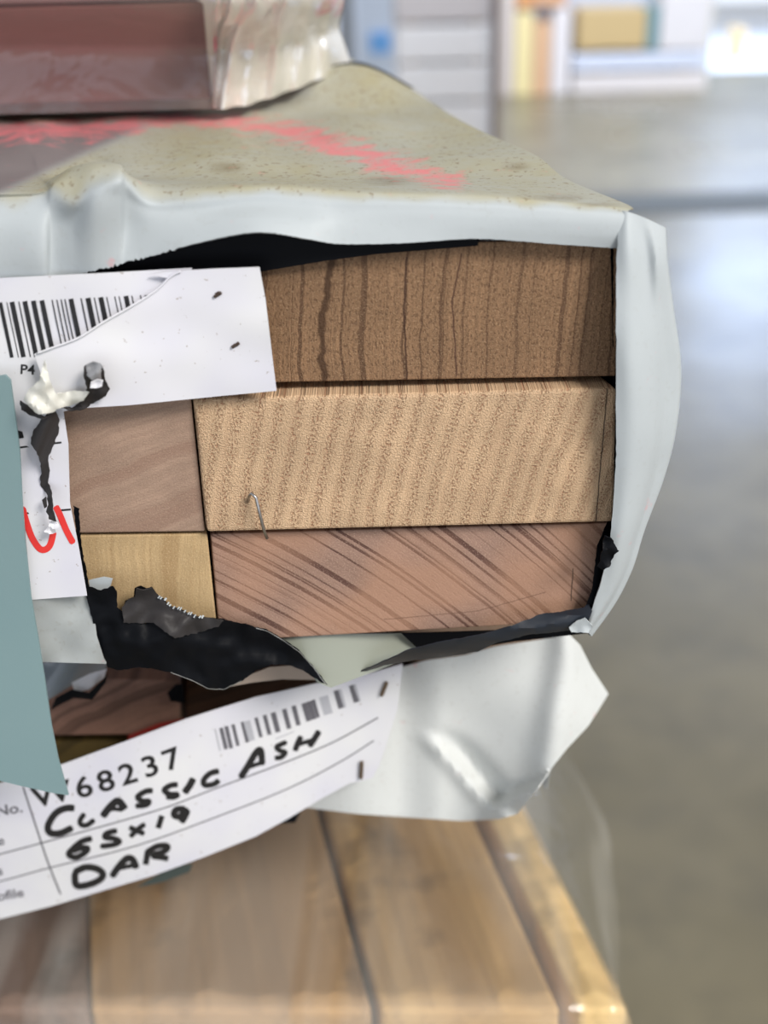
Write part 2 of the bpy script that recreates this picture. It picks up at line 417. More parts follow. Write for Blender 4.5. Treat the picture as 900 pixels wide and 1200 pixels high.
tag(o, 'honey coloured board end below the mauve board, behind the torn black plastic', 'board', 'board ends showing in the torn open white pack')
b_o = (-60, 470)
m_lu = end_grain('end_grain_hidden', (0.33, 0.21, 0.12), (0.12, 0.06, 0.03), b_o, (900, 400), 0.5, ring=0.4)
o = prism('hardwood_board', [(-70, 300), (222, 292), (229, 450), (-62, 470)], 0.5, 1.25, m_lu, bev=0.3)
tag(o, 'board hidden behind the white label at the upper left of the open pack', 'board', 'board ends showing in the torn open white pack')

# ================================================================= THE UPPER PACK: white wrap
def dist_poly(x, y, pts):
    best = 1e9
    for a, b in zip(pts[:-1], pts[1:]):
        ax, ay = a[:2]; bx, by = b[:2]; L = (bx - ax) ** 2 + (by - ay) ** 2
        t_ = max(0, min(1, ((x - ax) * (bx - ax) + (y - ay) * (by - ay)) / L))
        w = a[2] + (b[2] - a[2]) * t_
        best = min(best, math.hypot(x - ax - t_ * (bx - ax), (y - ay - t_ * (by - ay)) * 1.6) / w)
    return best
def a_pink(x, y):
    d = dist_poly(x, y, [(-60, 158, 26), (60, 152, 26), (150, 146, 20), (200, 140, 18), (270, 142, 22), (350, 158, 26), (400, 172, 28), (470, 195, 26), (530, 212, 22)])
    k = max(0, 1.0 - d * 0.62)
    return max(0.0, k) if y < 232 else 0.0
def a_stain(x, y):
    s_ = 0
    for (cx, cy, rx, ry) in ((265, 196, 30, 9), (605, 195, 22, 5), (655, 232, 40, 5), (380, 163, 26, 6), (455, 212, 40, 7), (372, 156, 10, 3), (700, 240, 30, 4)):
        s_ = max(s_, 1 - math.hypot((x - cx) / rx, (y - cy) / ry))
    return max(0, s_) * 0.8
wrap = empty('white_plastic_wrap', P(450, 748, 0))
tag(wrap, 'white polythene wrap with black inside, torn open across the end of the upper timber pack', 'plastic wrap')
zt = P(738, 247, -2).z
cols = [-70, 0, 48, 62, 85, 110, 138, 150, 178, 230, 300, 360, 400, 470, 560, 650, 736]
def rail(rows, depths=None, z=None):
    out = []
    for i, x in enumerate(cols):
        r = rows[i] if isinstance(rows, (list, tuple)) else rows
        if z is not None: out.append(Q(x, r, z[i] if isinstance(z, (list, tuple)) else z))
        else: out.append(P(x, r, depths[i] if isinstance(depths, (list, tuple)) else depths))
    return out
def top_rail(row, bump):
    xr = 738 + (row - 247) * 1.90
    out = []
    for i, x in enumerate(cols):
        xx = -70 + (x + 70) * (xr + 70) / 806
        out.append(Q(xx, row, zt) + Vector((0, 0, bump(xx) / 1000)))
    return out
def bmp(seed, a):
    return lambda x: a * nz(x * .011, seed * 1.7, 3.1) + a * .5 * nz(x * .03, seed, 8.0)
far_rails = []
for kk, (s_, am) in enumerate(((1.2, 2), (.7, 2), (.42, 2))):
    a = Q(-70, 110, zt); e = Q(738, 247, zt) + LD * s_
    base = Q(-300, 247, zt) + LD * s_
    far_rails.append([base.lerp(e, i / (len(cols) - 1)) + Vector((0, 0, .001 * am * nz(i * .5, kk))) for i in range(len(cols))])
hump = lambda c, w, a: (lambda x: a * math.exp(-((x - c) / w) ** 2))
R = far_rails + [
    top_rail(97, hump(395, 60, 5)),
    top_rail(113, hump(405, 62, 8.0)),
    top_rail(127, bmp(2, 1.2)),
    top_rail(145, bmp(3, 1.8)),
    top_rail(168, bmp(4, 2.0)),
    top_rail(190, lambda x: bmp(5, 1.5)(x) + 1.6 * math.exp(-((x - 590) / 25) ** 2)),
    top_rail(208, lambda x: bmp(6, .5)(x) - .3),
    rail([225, 223, 222, 212, 196, 190, 192, 205, 214, 216, 214, 216, 220, 222, 224, 232, 240], [3, 3, 3, 2.5, 3, 2, 3, 3, 5, 4, 3, 3, 2.5, 2, 2, 1.5, 1]),
    rail([236, 234, 231, 224, 232, 216, 207, 213, 233, 230, 225, 227, 231, 233, 236, 241, 247.5], [0, -.5, -1, -2.5, -4.5, -5, -5.5, -4, -2, -2, -2, -2, -2, -2, -2, -2, -2]),
    rail([262, 262, 262, 262, 258, 238, 232, 236, 248, 247, 240, 244, 247, 247, 249, 254, 259], [-3, -3, -3.5, -2.5, -3.5, -6.3, -5.5, -3.5, -3, -3, -3.2, -3.5, -3.2, -3, -3, -3, -3]),
    rail([300, 300, 300, 298, 296, 284, 276, 268, 268, 262, 255, 260, 264, 266, 265, 270, 278], [-3.4, -3.6, -4.4, -2.8, -3.6, -5, -4.2, -3, -3.6, -4.4, -5.5, -5.2, -4.2, -3.6, -3.4, -3.2, -3.2]),
    rail([340, 338, 336, 332, 326, 317, 311, 306, 300, 285, 272, 280, 286, 285, 280, 286, 292], [-3.2, -3.2, -3.6, -3, -3.2, -4.2, -4, -4, -4.5, -6, -7.2, -6.5, -5, -4.2, -3.4, -3, -2.6])]
V, F = loft(R, 320, 6)
nR = 321
last = len(V) // nR - 1
for i in range(nR):            # ragged cut edge
    v = V[last * nR + i]; px, py = pix(v)
    am = 3.4 if 70 < px < 215 else 0.7
    V[last * nR + i] = P(px, py + am * (nz(px * .33, 1.1) + .7 * nz(px * .9, 4.0)), (v.y) * 1000)
Fo = [tuple(reversed(f)) for f in F]
me = mesh(V, Fo, 'top_sheet')
if me.polygons[len(me.polygons) // 2].normal.z < 0: me.flip_normals()
fold = [pix(v)[1] for v in (R[11])]
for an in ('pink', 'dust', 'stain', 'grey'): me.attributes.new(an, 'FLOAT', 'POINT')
jfold = 11 * 6
for k, v in enumerate(V):
    j, i = divmod(k, nR); x, y = pix(v)
    du = sm(jfold + 3 + 3 * nz(x * .03, 1), jfold - 3 + 3 * nz(x * .03, 1), j)
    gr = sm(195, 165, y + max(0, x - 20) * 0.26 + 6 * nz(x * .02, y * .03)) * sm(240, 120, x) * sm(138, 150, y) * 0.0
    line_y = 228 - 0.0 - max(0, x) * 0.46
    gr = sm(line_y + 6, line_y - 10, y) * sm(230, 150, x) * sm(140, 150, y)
    me.attributes['pink'].data[k].value = a_pink(x, y) if j <= jfold else 0
    me.attributes['dust'].data[k].value = du * (1 - .9 * gr) * (0.86 + .3 * nz(x * .01, y * .02, 5))
    me.attributes['stain'].data[k].value = a_stain(x, y) * du
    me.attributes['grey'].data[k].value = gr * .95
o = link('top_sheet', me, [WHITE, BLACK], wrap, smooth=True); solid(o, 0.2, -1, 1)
tag(o, 'dusty top of the wrap with sprayed pink paint and a clean folded front edge')
# right hand edge: flap in front, then along the side of the pack
def vr(pts): return [P(*p) for p in pts]
inner = vr([(728, 247, -2), (723, 292, -4), (722, 360, -5.6), (722, 430, -6.2), (722, 500, -6.4), (721, 550, -6.2), (717, 612, -5.6), (712, 648, -5.0), (702, 690, -4.0), (686, 736, -2.5)])
r1 = vr([(735, 248, -2.6), (738, 296, -4.9), (740, 360, -5.6), (740, 430, -6.8), (742, 500, -6.8), (738, 555, -6.5), (730, 615, -5.8), (722, 655, -5), (709, 694, -3.6), (688, 738, -3)])
r2 = vr([(750, 253, -2.4), (757, 300, -3.2), (760, 360, -3.8), (762, 430, -5), (764, 500, -5), (757, 555, -4.6), (742, 618, -4.2), (731, 660, -3.4), (714, 700, -3), (689, 740, -2.5)])
r3 = vr([(768, 261, -1.8), (771, 302, -3.6), (774, 360, -2.8), (780, 430, -2.0), (778, 500, -2.0), (768, 556, -1.4), (749, 620, -1.2), (736, 664, -1), (717, 703, -1), (690, 742, -1)])
r4 = vr([(778, 267, 0.0), (780, 306, 0), (788, 362, 0.5), (797, 430, 1), (791, 500, 1.0), (776, 558, 1.5), (752, 620, 1.5), (738, 664, 1.5), (718, 704, 1.5), (690, 743, 1.5)])
def back(rail_, dd, inset): return [v + LD * dd + Vector((-inset, 0, 0)) for v in rail_]
V, F = loft([inner, r1, r2, r3, r4, back(r4, .012, .0025), back(r4, .06, .005), back(r4, .35, .006), back(r4, 1.2, .006)], 60, 5)
for k in range(61):
    v = V[k]; px, py = pix(v); V[k] = P(px + 1.6 * nz(py * .2, 3), py, v.y * 1000)
me = mesh(V, F, 'side_flap')
if me.polygons[10].normal.y > 0: me.flip_normals()
for an in ('pink', 'dust', 'stain', 'grey'): me.attributes.new(an, 'FLOAT', 'POINT')
o = link('side_sheet', me, [WHITE, BLACK], wrap, smooth=True); solid(o, 0.2, -1, 1)
tag(o, 'right edge of the wrap standing proud of the boards')
# black lining seen behind the cut edges
film('lining', [(105, 300), (220, 268), (300, 258), (400, 262), (500, 268), (562, 276), (560, 288), (500, 293), (440, 298), (380, 306), (308, 318), (200, 330), (100, 330)], lambda x, y: -1.3 - .8 * math.sin(x * .02), BLACK, wrap, thick=.1)
film('lining', [(716, 286), (726, 284), (727, 440), (726, 560), (724, 640), (708, 700), (690, 728), (682, 722), (694, 690), (700, 640), (717, 600), (719, 440)], lambda x, y: -.9 + 3.0 * sm(700, 726, x) - 1.5, BLACK, wrap, thick=.1, jag=.8)
# torn nick low on the right edge
film('torn_edge', [(708, 628), (716, 630), (722, 640), (726, 646), (720, 650), (714, 664), (706, 668), (700, 664), (705, 650)], lambda x, y: -7.4 + .8 * nz(x * .1, y * .1), BLACK, wrap, jag=2, thick=.15, step=4, edge=2)
film('torn_edge', [(667, 735), (676, 728), (686, 724), (694, 734), (690, 742), (680, 741), (670, 741)], lambda x, y: -5.0 + .6 * nz(x * .1, y * .1), WHITE, wrap, jag=1, thick=.15, step=4, edge=2)
# wrap on the left below the label
flapL = film('lower_sheet', [(-80, 702), (40, 702), (104, 698), (110, 720), (113, 745), (122, 772), (126, 778), (-80, 772)], lambda x, y: -3.4 - 1.3 * math.sin((x + y) * .045) - .6 * nz(x * .03, y * .03), [WHITE, BLACK], wrap, inner=1,
     cols={'dust': lambda x, y: .12, 'pink': lambda x, y: 0, 'stain': lambda x, y: .12, 'grey': lambda x, y: 0})
film('lower_sheet', [(-80, 325), (110, 318), (120, 340), (118, 400), (72, 480), (76, 520), (78, 590), (98, 698), (-80, 710)], lambda x, y: -1.45, [WHITE, BLACK], wrap, inner=1, step=16,
     cols={'dust': lambda x, y: 0, 'pink': lambda x, y: 0, 'stain': lambda x, y: 0, 'grey': lambda x, y: 0})
# inner pale sheet under the boards, bottom centre
film('inner_sheet', [(322, 744), (480, 742), (520, 744), (505, 766), (462, 778), (425, 792), (388, 806), (372, 800), (352, 770)], lambda x, y: 2.5 - (y - 744) * .05 + 1.0 * math.sin(x * .03), mat('greenish_polythene', (0.27, 0.285, 0.235), .35), wrap, thick=.12)
# black torn flap, bottom left
def blackd(x, y):
    return -3.0 - 2.6 * math.sin((x - 100) * .022) * sm(690, 760, y) - 1.6 * nz(x * .022, y * .03, 2) - 1.0 * nz(x * .06, y * .06, 5)
film('torn_flap', [(86, 592), (92, 596), (95, 640), (100, 664), (104, 688), (118, 692), (126, 690), (132, 687), (137, 694), (137, 712), (143, 716), (147, 704), (156, 700), (158, 690), (165, 687), (172, 690), (178, 688), (184, 698), (192, 702), (200, 711), (214, 715), (228, 722), (240, 724), (262, 726), (296, 734), (312, 738), (330, 748), (350, 762), (366, 780), (384, 803), (376, 800), (356, 786), (336, 779), (318, 779), (300, 786), (284, 798), (262, 808), (244, 807), (224, 797), (200, 788), (180, 784), (160, 782), (140, 786), (126, 782), (122, 770), (112, 745), (106, 718), (100, 694), (92, 650)],
     blackd, BLACK, wrap, step=6, edge=3, jag=1.1, thick=.15)
film('torn_flap', [(143, 712), (150, 702), (158, 700), (160, 690), (168, 692), (178, 689), (186, 699), (196, 708), (214, 716), (234, 723), (262, 727), (256, 734), (230, 742), (205, 748), (196, 742), (180, 730), (160, 730), (145, 730)],
     lambda x, y: blackd(x, y) - 1.2 + .03 * (y - 690) * .3 + .8 * nz(x * .05, y * .05, 8), GREYBLACK, wrap, step=5, edge=3, jag=1.6, thick=.15)
film('torn_flap', [(104, 680), (112, 678), (122, 676), (132, 678), (128, 692), (118, 696), (106, 694)], lambda x, y: -2.0, WHITE, wrap, step=5, thick=.12)
ed = [(186, 700), (193, 703), (201, 711), (214, 715), (228, 722), (240, 724), (262, 727), (296, 735), (312, 739), (330, 749), (350, 763), (366, 781), (383, 803)]
for q, pts_ in enumerate((ed, [(130, 784), (160, 783), (180, 785), (200, 789), (224, 798), (244, 808), (262, 809), (284, 799), (300, 787)])):
    pd = densify(pts_, 2.5, 1.2, q, closed=False)
    st = []
    for i in range(len(pd) - 1):
        x_, y_ = pd[i]
        if (q == 0 and 186 < x_ < 240):
            if (i * 7) % 5 < 3: st.append(([(x_ - .8, y_ + 1.2), (x_ + 1.4 + nz(i, 2), y_ - 1.6 + 2 * nz(i * .7, 5))], 1.6 + nz(i * .9, 1)))
    ms = link('frayed_edge', ribbon(st, lambda x, y: blackd(x, y) - 1.5), WHITE, wrap)
    solid(ms, .1, 0)
link('thin_edge', ribbon([(densify([(300, 736), (314, 740), (331, 750), (351, 764), (367, 782), (382, 802)], 4, .5, 3, closed=False), .9), (densify([(200, 788), (224, 797), (244, 807), (262, 808), (283, 798)], 4, .5, 3, closed=False), .7)], lambda x, y: blackd(x, y) - 1.5), mat('grey_torn_rim', (.22, .22, .21), .5), wrap)
# black lip, bottom right, rolled
def lipd(x, y): return -4.5 + 3.2 * abs((y - (745 - (x - 540) * .12)) / 16) ** 2 * .5 + .5 * nz(x * .03, y * .1)
film('rolled_lip', [(400, 797), (430, 784), (462, 770), (478, 762), (520, 752), (560, 745), (600, 733), (632, 720), (660, 716), (684, 712), (690, 706), (694, 716), (690, 726), (678, 738), (660, 740), (620, 744), (580, 754), (560, 764), (520, 770), (485, 774), (450, 780), (420, 790)], lipd, mat('rolled_black_polythene', (0.016, 0.02, 0.028), .4, spec=.35), wrap, jag=.8, thick=.2, step=5)
film('lining', [(470, 742), (600, 738), (690, 718), (690, 742), (600, 752), (500, 770)], lambda x, y: 1.8, BLACK, wrap, thick=.1)

# ================================================================= UPPER PAPER LABEL
def lab1(x, y): return -4.4 - .5 * math.sin(x * .018) - .4 * nz(x * .01, y * .02, 4)
lab = empty('paper_label', P(150, 470, -3.5))
tag(lab, 'torn white barcode label stuck over the left end of the upper pack, partly folded back', 'label')
film('printed_sheet', [(-80, 333), (0, 326), (120, 320), (225, 314), (222, 330), (190, 352), (60, 440), (62, 470), (74, 480), (80, 520), (82, 590), (92, 640), (102, 698), (36, 703), (-80, 708)], lab1, PAPER, lab, step=12)
def lab2(x, y): return lab1(x, y) - .9 - 1.3 * sm(230, 80, x + (y - 340) * .3) * sm(320, 380, y)
film('folded_sheet', [(176, 322), (200, 318), (250, 315), (304, 313), (311, 350), (318, 410), (324, 458), (260, 464), (200, 470), (150, 475), (100, 478), (75, 482), (62, 470), (52, 450), (40, 415), (58, 408), (90, 397), (120, 378), (150, 362), (180, 343), (196, 326)],
     lab2, PAPER, lab, step=9, thick=.18, holes=([(251, 344), (256, 341), (259, 344), (254, 348)], [(273, 403), (278, 402), (279, 406), (275, 407)]))
# rolled rim where the paper folds over
rim = [P(x, y, lab2(x, y) - .25) for x, y in ((44, 414), (60, 408), (92, 396), (122, 377), (152, 360), (182, 341), (200, 324), (212, 318))]
rim = [cat_rom(rim, i / 30) for i in range(31)]
link('fold_rim', tube(rim, .00016), PAPER, lab, smooth=True)
for cx, cy in ((255, 345), (276, 404)):
    link('staple_hole', tube([P(cx - 4, cy + 3, lab2(cx, cy) - .15), P(cx + 4, cy - 2, lab2(cx, cy) - .25)], .00025), RUST, lab)
# bars of the barcode
L1 = lambda x, y: lab1(x, y)
bars = [(0, 3.5), (2, 1), (8, 1), (14, 5.5), (22, 1.3), (29, 5.5), (39, 5.5), (49, 5.5), (61, 1.3), (66.5, 1.3), (71.5, 1.3), (76, 1.3), (83, 5.5), (95, 1.5), (103, 5.8), (110.5, 1.3), (118, 5.8), (125, 1.3), (134.5, 1.3), (139.5, 1.3), (147.5, 5.5), (154.5, 1.3), (164.5, 1.3), (171.5, 5), (179, 1.3)]
def clip_y(x): # the fold covers what lies below this row
    f = [(44, 500), (50, 414), (60, 411), (92, 399), (122, 380), (152, 363), (182, 344), (200, 327)]
    for a, b in zip(f[:-1], f[1:]):
        if a[0] <= x <= b[0]: return a[1] + (b[1] - a[1]) * (x - a[0]) / (b[0] - a[0])
    return 999
st = []
for bx, w in bars:
    y0 = 354.5 - bx * .052; lean = .21
    y1 = 419 - bx * .03
    a = (bx, y0); n_ = 12; yb = y0
    for q in range(1, n_ + 1):
        y = y0 + (y1 - y0) * q / n_
        if y > clip_y(bx + (y - y0) * lean) + 3: break
        yb = y
    if yb > y0 + 2: st.append(([a, (bx + (yb - y0) * lean, yb)], w))
link('barcode', ribbon(st, L1), INK, lab)
link('lettering', type_mesh('P4', (23, 438), 16, -3, L1, wide=1.1), INK, lab)
link('ruled_line', ribbon([([(14, 525.5), (72, 518.5)], 2.2)], L1), INK, lab)
link('ruled_line', ribbon([([(20, 602.5), (83, 597)], 2.2)], L1), INK, lab)
link('red_marker_stroke', ribbon([([(26, 594), (31, 612), (38, 631), (48, 644), (58, 640), (63, 622)], 7.5), ([(65, 593), (70, 603), (78, 622), (86, 637)], 7.5)], L1, -.09), REDINK, lab)
film('torn_hole', [(20, 504), (26, 506), (28, 513), (22, 514)], lambda x, y: lab1(x, y) - .12, INK, lab, step=3, thick=.05)

# torn scrap of wrap poking out of the fold
scrap = empty('torn_plastic_scrap', P(60, 620, -6)); tag(scrap, 'shredded strip of black and white plastic dangling in front of the torn label', 'plastic scrap')
def scd(x, y): return lab2(x, y) - 1.6 - 1.8 * nz(x * .07, y * .07, 2)
film('white_curl', [(27, 468), (34, 456), (46, 446), (52, 422), (58, 446), (66, 462), (84, 458), (104, 459), (98, 470), (84, 475), (70, 478), (60, 484), (46, 486), (36, 478)], lambda x, y: scd(x, y) - .9 - 1.2 * math.sin((x - 25) * .08), mat('torn_white_polythene', (0.62, 0.61, 0.55), .4), scrap, step=4, edge=3, jag=1.4, thick=.15)
film('black_curl', [(66, 476), (84, 478), (96, 470), (102, 456), (98, 440), (99, 430), (108, 424), (118, 426), (123, 436), (123, 446), (129, 456), (124, 464), (112, 471), (102, 478), (84, 482)], lambda x, y: scd(x, y) - .5 - 1.3 * math.sin((y - 420) * .09), GREYBLACK, scrap, step=4, edge=3, jag=1.3, thick=.15)
film('grey_curl', [(100, 438), (101, 428), (109, 424), (118, 426), (122, 436), (120, 444), (108, 446)], lambda x, y: scd(x, y) - 2.4 + .03 * (x - 110) ** 2 * .3, mat('grey_polythene', (0.30, 0.30, 0.31), .35), scrap, step=3, edge=3, thick=.12)
film('white_speck', [(107, 448), (114, 445), (121, 446), (119, 453), (112, 455), (106, 455)], lambda x, y: scd(x, y) - 3.0, PAPER, scrap, step=3, edge=3, jag=.5, thick=.12)
film('black_curl', [(23, 470), (30, 474), (40, 482), (54, 488), (60, 487), (50, 492), (34, 486), (25, 480)], lambda x, y: scd(x, y) - .2, GREYBLACK, scrap, step=4, edge=3, jag=1, thick=.15)
film('hanging_strip', [(64, 479), (70, 492), (68, 510), (60, 528), (56, 540), (58, 552), (56, 566), (60, 578), (61, 592), (64, 604), (66, 612), (58, 608), (54, 600), (56, 588), (54, 578), (47, 568), (49, 550), (46, 535), (36, 520), (38, 506), (50, 490), (58, 482)],
     lambda x, y: lab1(x, y) - 1.6 - 1.5 * math.sin((x - 40) * .14 + y * .05), GREYBLACK, scrap, step=4, edge=3, jag=1.6, thick=.15)
film('hanging_strip', [(49, 586), (54, 582), (55, 594), (52, 596)], lambda x, y: lab1(x, y) - 1.8, GREYBLACK, scrap, step=3, edge=2, thick=.15)
film('white_speck', [(58, 611), (66, 611), (71, 617), (66, 624), (58, 626), (51, 623), (56, 618)], lambda x, y: lab1(x, y) - 2.2 + .6 * nz(x * .2, y * .2), PAPER, scrap, step=3, edge=2, jag=1, thick=.12)

# blue-green card hanging in front on the left
card = film('blue_green_card', [(-80, 438), (0, 441), (6, 440), (12, 446), (18, 490), (23, 530), (26, 590), (30, 640), (36, 700), (44, 745), (52, 795), (60, 850), (68, 890), (80, 932), (60, 929), (20, 920), (0, 915), (-80, 900)], lambda x, y: -7.5 - 1.5 * math.sin(y * .007) + .02 * (30 - x) * .3, TEAL, None, step=16, thick=.45, edge=8)
tag(card, 'blue green card strip with a pointed lower corner hanging at the left edge', 'card')

# ================================================================= MIDDLE PACK (torn, with the handwritten label)
YM = 16.0
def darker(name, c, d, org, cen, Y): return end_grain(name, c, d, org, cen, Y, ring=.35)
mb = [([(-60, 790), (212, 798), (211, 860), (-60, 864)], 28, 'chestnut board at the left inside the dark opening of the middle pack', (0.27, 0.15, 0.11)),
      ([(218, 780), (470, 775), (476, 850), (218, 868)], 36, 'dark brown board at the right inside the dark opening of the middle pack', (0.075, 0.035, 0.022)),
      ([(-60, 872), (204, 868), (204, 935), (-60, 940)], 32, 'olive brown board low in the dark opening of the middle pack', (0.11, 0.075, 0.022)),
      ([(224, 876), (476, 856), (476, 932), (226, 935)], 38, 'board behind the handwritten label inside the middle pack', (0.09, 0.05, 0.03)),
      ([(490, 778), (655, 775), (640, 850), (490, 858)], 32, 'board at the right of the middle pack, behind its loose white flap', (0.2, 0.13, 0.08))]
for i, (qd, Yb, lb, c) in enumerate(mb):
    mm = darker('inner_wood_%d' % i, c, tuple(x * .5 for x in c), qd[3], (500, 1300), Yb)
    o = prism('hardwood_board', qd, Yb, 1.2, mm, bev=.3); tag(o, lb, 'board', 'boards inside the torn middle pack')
wr2 = empty('white_plastic_wrap', P(450, 950, YM)); tag(wr2, 'loose white polythene flap of the middle pack, hanging over the yellow boards below', 'plastic wrap')
def f2(x, y):
    d = 18.5 + 4.5 * sm(520, 465, x)
    d += 7.0 * sm(655, 715, x + (y - 745) * -.25) * 1.0
    d -= 3.2 * math.exp(-((x - 668 + (y - 745) * .15) / 22) ** 2)
    d += 2.5 * math.sin((x - 480) * .028) * sm(760, 860, y)
    d -= 1.6 * math.exp(-((x - (500 + (y - 860) * .85)) / 13) ** 2) * sm(850, 880, y) * sm(965, 930, y)
    d += 2.6 * math.exp(-((x - (525 + (y - 860) * .85)) / 16) ** 2) * sm(850, 880, y)
    d += 6 * sm(0, 60, (y - 900) - (712 - x) * .45 + 20) - 8 * sm(0, 16, (y - 868) - (712 - x) * .5 - 0)* sm(560, 600, x)
    return d
zero = {'dust': lambda x, y: .04, 'pink': lambda x, y: 0, 'stain': lambda x, y: 0, 'grey': lambda x, y: 0}
film('front_flap', [(385, 806), (420, 797), (470, 782), (500, 774), (545, 768), (580, 758), (640, 749), (668, 744), (680, 756), (694, 784), (713, 813), (704, 828), (690, 850), (664, 878), (648, 898), (628, 926), (606, 954), (585, 960), (540, 962), (480, 958), (420, 954), (355, 946), (340, 930), (360, 840)], f2, [WHITE2, BLACK], wr2, step=6, inner=1, thick=.2, cols=zero)
# top and side of this pack's wrap
sx0 = P(690, 790, 30)
zz = P(450, 768, 24).z
def strip3(name, a, b, L1_, parent, m_):
    V_, F_ = [], []
    for k in range(13):
        s_ = k / 12 * L1_
        V_ += [a + LD * s_, b + LD * s_]
        if k: F_.append((2 * k - 2, 2 * k - 1, 2 * k + 1, 2 * k))
    mm_ = mesh(V_, F_)
    for an in zero: mm_.attributes.new(an, 'FLOAT', 'POINT')
    o_ = link(name, mm_, m_, parent, smooth=True); solid(o_, .2, 0); return o_
strip3('side_sheet', P(668, 770, 42), P(640, 925, 42), 1.15, wr2, [WHITE, BLACK])
# bits of film in the opening at the left
film('crumpled_film', [(-60, 776), (60, 776), (126, 776), (122, 790), (90, 800), (70, 812), (40, 830), (-60, 850)], lambda x, y: 21 + 3 * math.sin(x * .06 + y * .04), mat('grey_blue_film', (0.19, 0.22, 0.25), .25), wr2, step=6, thick=.12)
film('crumpled_film', [(84, 800), (104, 790), (125, 784), (122, 794), (104, 808), (88, 812)], lambda x, y: 17 + 2 * math.sin(x * .1), PAPER, wr2, step=5, thick=.12)
film('crumpled_film', [(60, 832), (66, 818), (84, 808), (104, 812), (122, 796), (126, 790), (124, 800), (108, 820), (86, 818), (70, 826)], lambda x, y: 15 + 2 * math.sin(x * .1), BLACK, wr2, step=5, thick=.12)
film('crumpled_film', [(196, 812), (206, 802), (214, 802), (216, 824), (200, 822)], lambda x, y: 24, BLACK, wr2, step=5, thick=.12)
film('pale_fold', [(262, 806), (290, 792), (316, 782), (340, 780), (366, 790), (372, 797), (330, 796), (295, 800)], lambda x, y: 8 + .02 * (x - 300), mat('tan_film', (.34, .27, .22), .5), wr2, step=6, thick=.12)
# red pen mark in the opening
film('red_tape', [(150, 862), (185, 848), (216, 842), (218, 858), (170, 868), (150, 870)], lambda x, y: 27.4, mat('dark_red_film', (.30, .02, .015), .5), wr2, step=8, thick=.1)
# black lining corners below the label
film('lining', [(160, 1040), (200, 1016), (226, 1012), (222, 1022), (190, 1034)], lambda x, y: 22, mat('teal_dark_film', (.05, .065, .06), .5), wr2, step=6, thick=.12)
film('lining', [(318, 966), (336, 950), (352, 952), (346, 964)], lambda x, y: 22, BLACK, wr2, step=6, thick=.12)

# handwritten label
def lab3(x, y):
    return 10.5 + 5.0 * sm(150, 470, x) - 0.8 * math.sin(x * .012) + 1.2 * sm(960, 1080, y)
def lab3p(x, y): return lab3(x, y)
l2 = empty('paper_label', P(220, 1000, 14)); tag(l2, 'white label with handwritten black lettering on the middle pack, sloping up to the right', 'label')
film('printed_sheet', [(-80, 955), (0, 918), (70, 897), (150, 868), (220, 842), (300, 817), (370, 801), (430, 790), (472, 778), (466, 830), (452, 876), (444, 898), (436, 912), (410, 918), (380, 934), (340, 958), (300, 980), (240, 1004), (180, 1026), (120, 1044), (60, 1062), (0, 1077), (-80, 1096)], lab3, PAPER, l2, step=10, thick=.2)
# barcode on the slope
st1, st2 = [], []
for (x, y0, y1, w, k) in ((253, 854, 880, 1.2, 1), (260, 853, 878, 3.4, 0), (266, 851, 877, 3.4, 0), (274, 849, 874, 3, 0), (285, 846, 870, 3, 0), (290, 845, 868, 6, 1), (301, 841, 864, 3, 0), (311, 838, 861, 3.5, 0), (321, 835, 858, 4.5, 0), (334, 831, 854, 4, 0), (345, 827, 850, 4, 0), (357, 824, 845, 4.5, 0), (363, 822, 843, 4.5, 0), (368, 820, 841, 3, 0), (380, 816, 837, 8, 1), (395, 809, 830, 5, 0), (399, 808, 829, 3, 1), (413, 803, 823, 5, 0), (416, 802, 822, 3, 1)):
    (st2 if k else st1).append(([(x - 1, y0), (x + 5, y1)], w * 1.35))
link('barcode', ribbon(st1, lab3), GREYINK, l2); link('barcode_smudge', ribbon(st2, lab3), PALEINK, l2)
for s_, x, y, z, an in (('W', 41, 947, 34, 14), ('6', 91, 936, 34, 15), ('8', 117, 929, 34, 16), ('2', 143, 921, 34, 17), ('3', 170, 912, 34, 19), ('7', 195, 904, 34, 20)):
    link('printed_number', type_mesh(s_, (x, y), z, an, lab3, wide=1.22 if s_ != 'W' else 1.3), INK, l2)
for s_, x, y, z in (('No.', -5, 957, 17), ('e', -3, 991, 15), ('s', -3, 1026, 15), ('ofile', -3, 1056, 15)):
    link('printed_caption', type_mesh(s_, (x, y), z, 10, lab3, wide=1.25), GREYINK, l2)
link('ruled_line', ribbon([([(27, 922), (40, 962), (56, 1010), (71, 1048)], 2.0)], lab3), GREYINK, l2)
link('ruled_line', ribbon([([(-40, 1013), (0, 1001), (52, 987), (180, 951), (250, 925), (330, 895), (390, 870), (443, 841)], 1.6)], lab3), GREYINK, l2)
link('ruled_line', ribbon([([(-40, 1042), (0, 1033), (62, 1016), (160, 991), (260, 955), (340, 923), (400, 892), (438, 868)], 1.5)], lab3), GREYINK, l2)
link('ruled_line', ribbon([([(323, 866), (345, 857)], 1.2)], lab3), PALEINK, l2)
z4 = lambda pts: [(x * .26667, 840 + y * .26667) for x, y in pts]       # strokes read on the enlarged label
hand = [([(328, 402), (290, 402), (250, 420), (222, 455), (210, 490), (225, 512), (265, 512), (320, 487)], 8),
        ([(372, 425), (352, 455), (358, 475), (385, 475), (415, 452)], 6),
        ([(450, 440), (480, 400), (515, 370), (535, 385), (550, 408)], 8.5), ([(470, 412), (500, 405), (540, 410)], 5),
        ([(672, 325), (640, 328), (605, 352), (625, 370), (655, 372), (640, 388), (595, 392)], 6.5),
        ([(782, 298), (750, 302), (722, 322), (745, 340), (780, 342), (765, 352), (730, 352)], 6.5),
        ([(850, 270), (835, 300), (810, 335)], 8)]
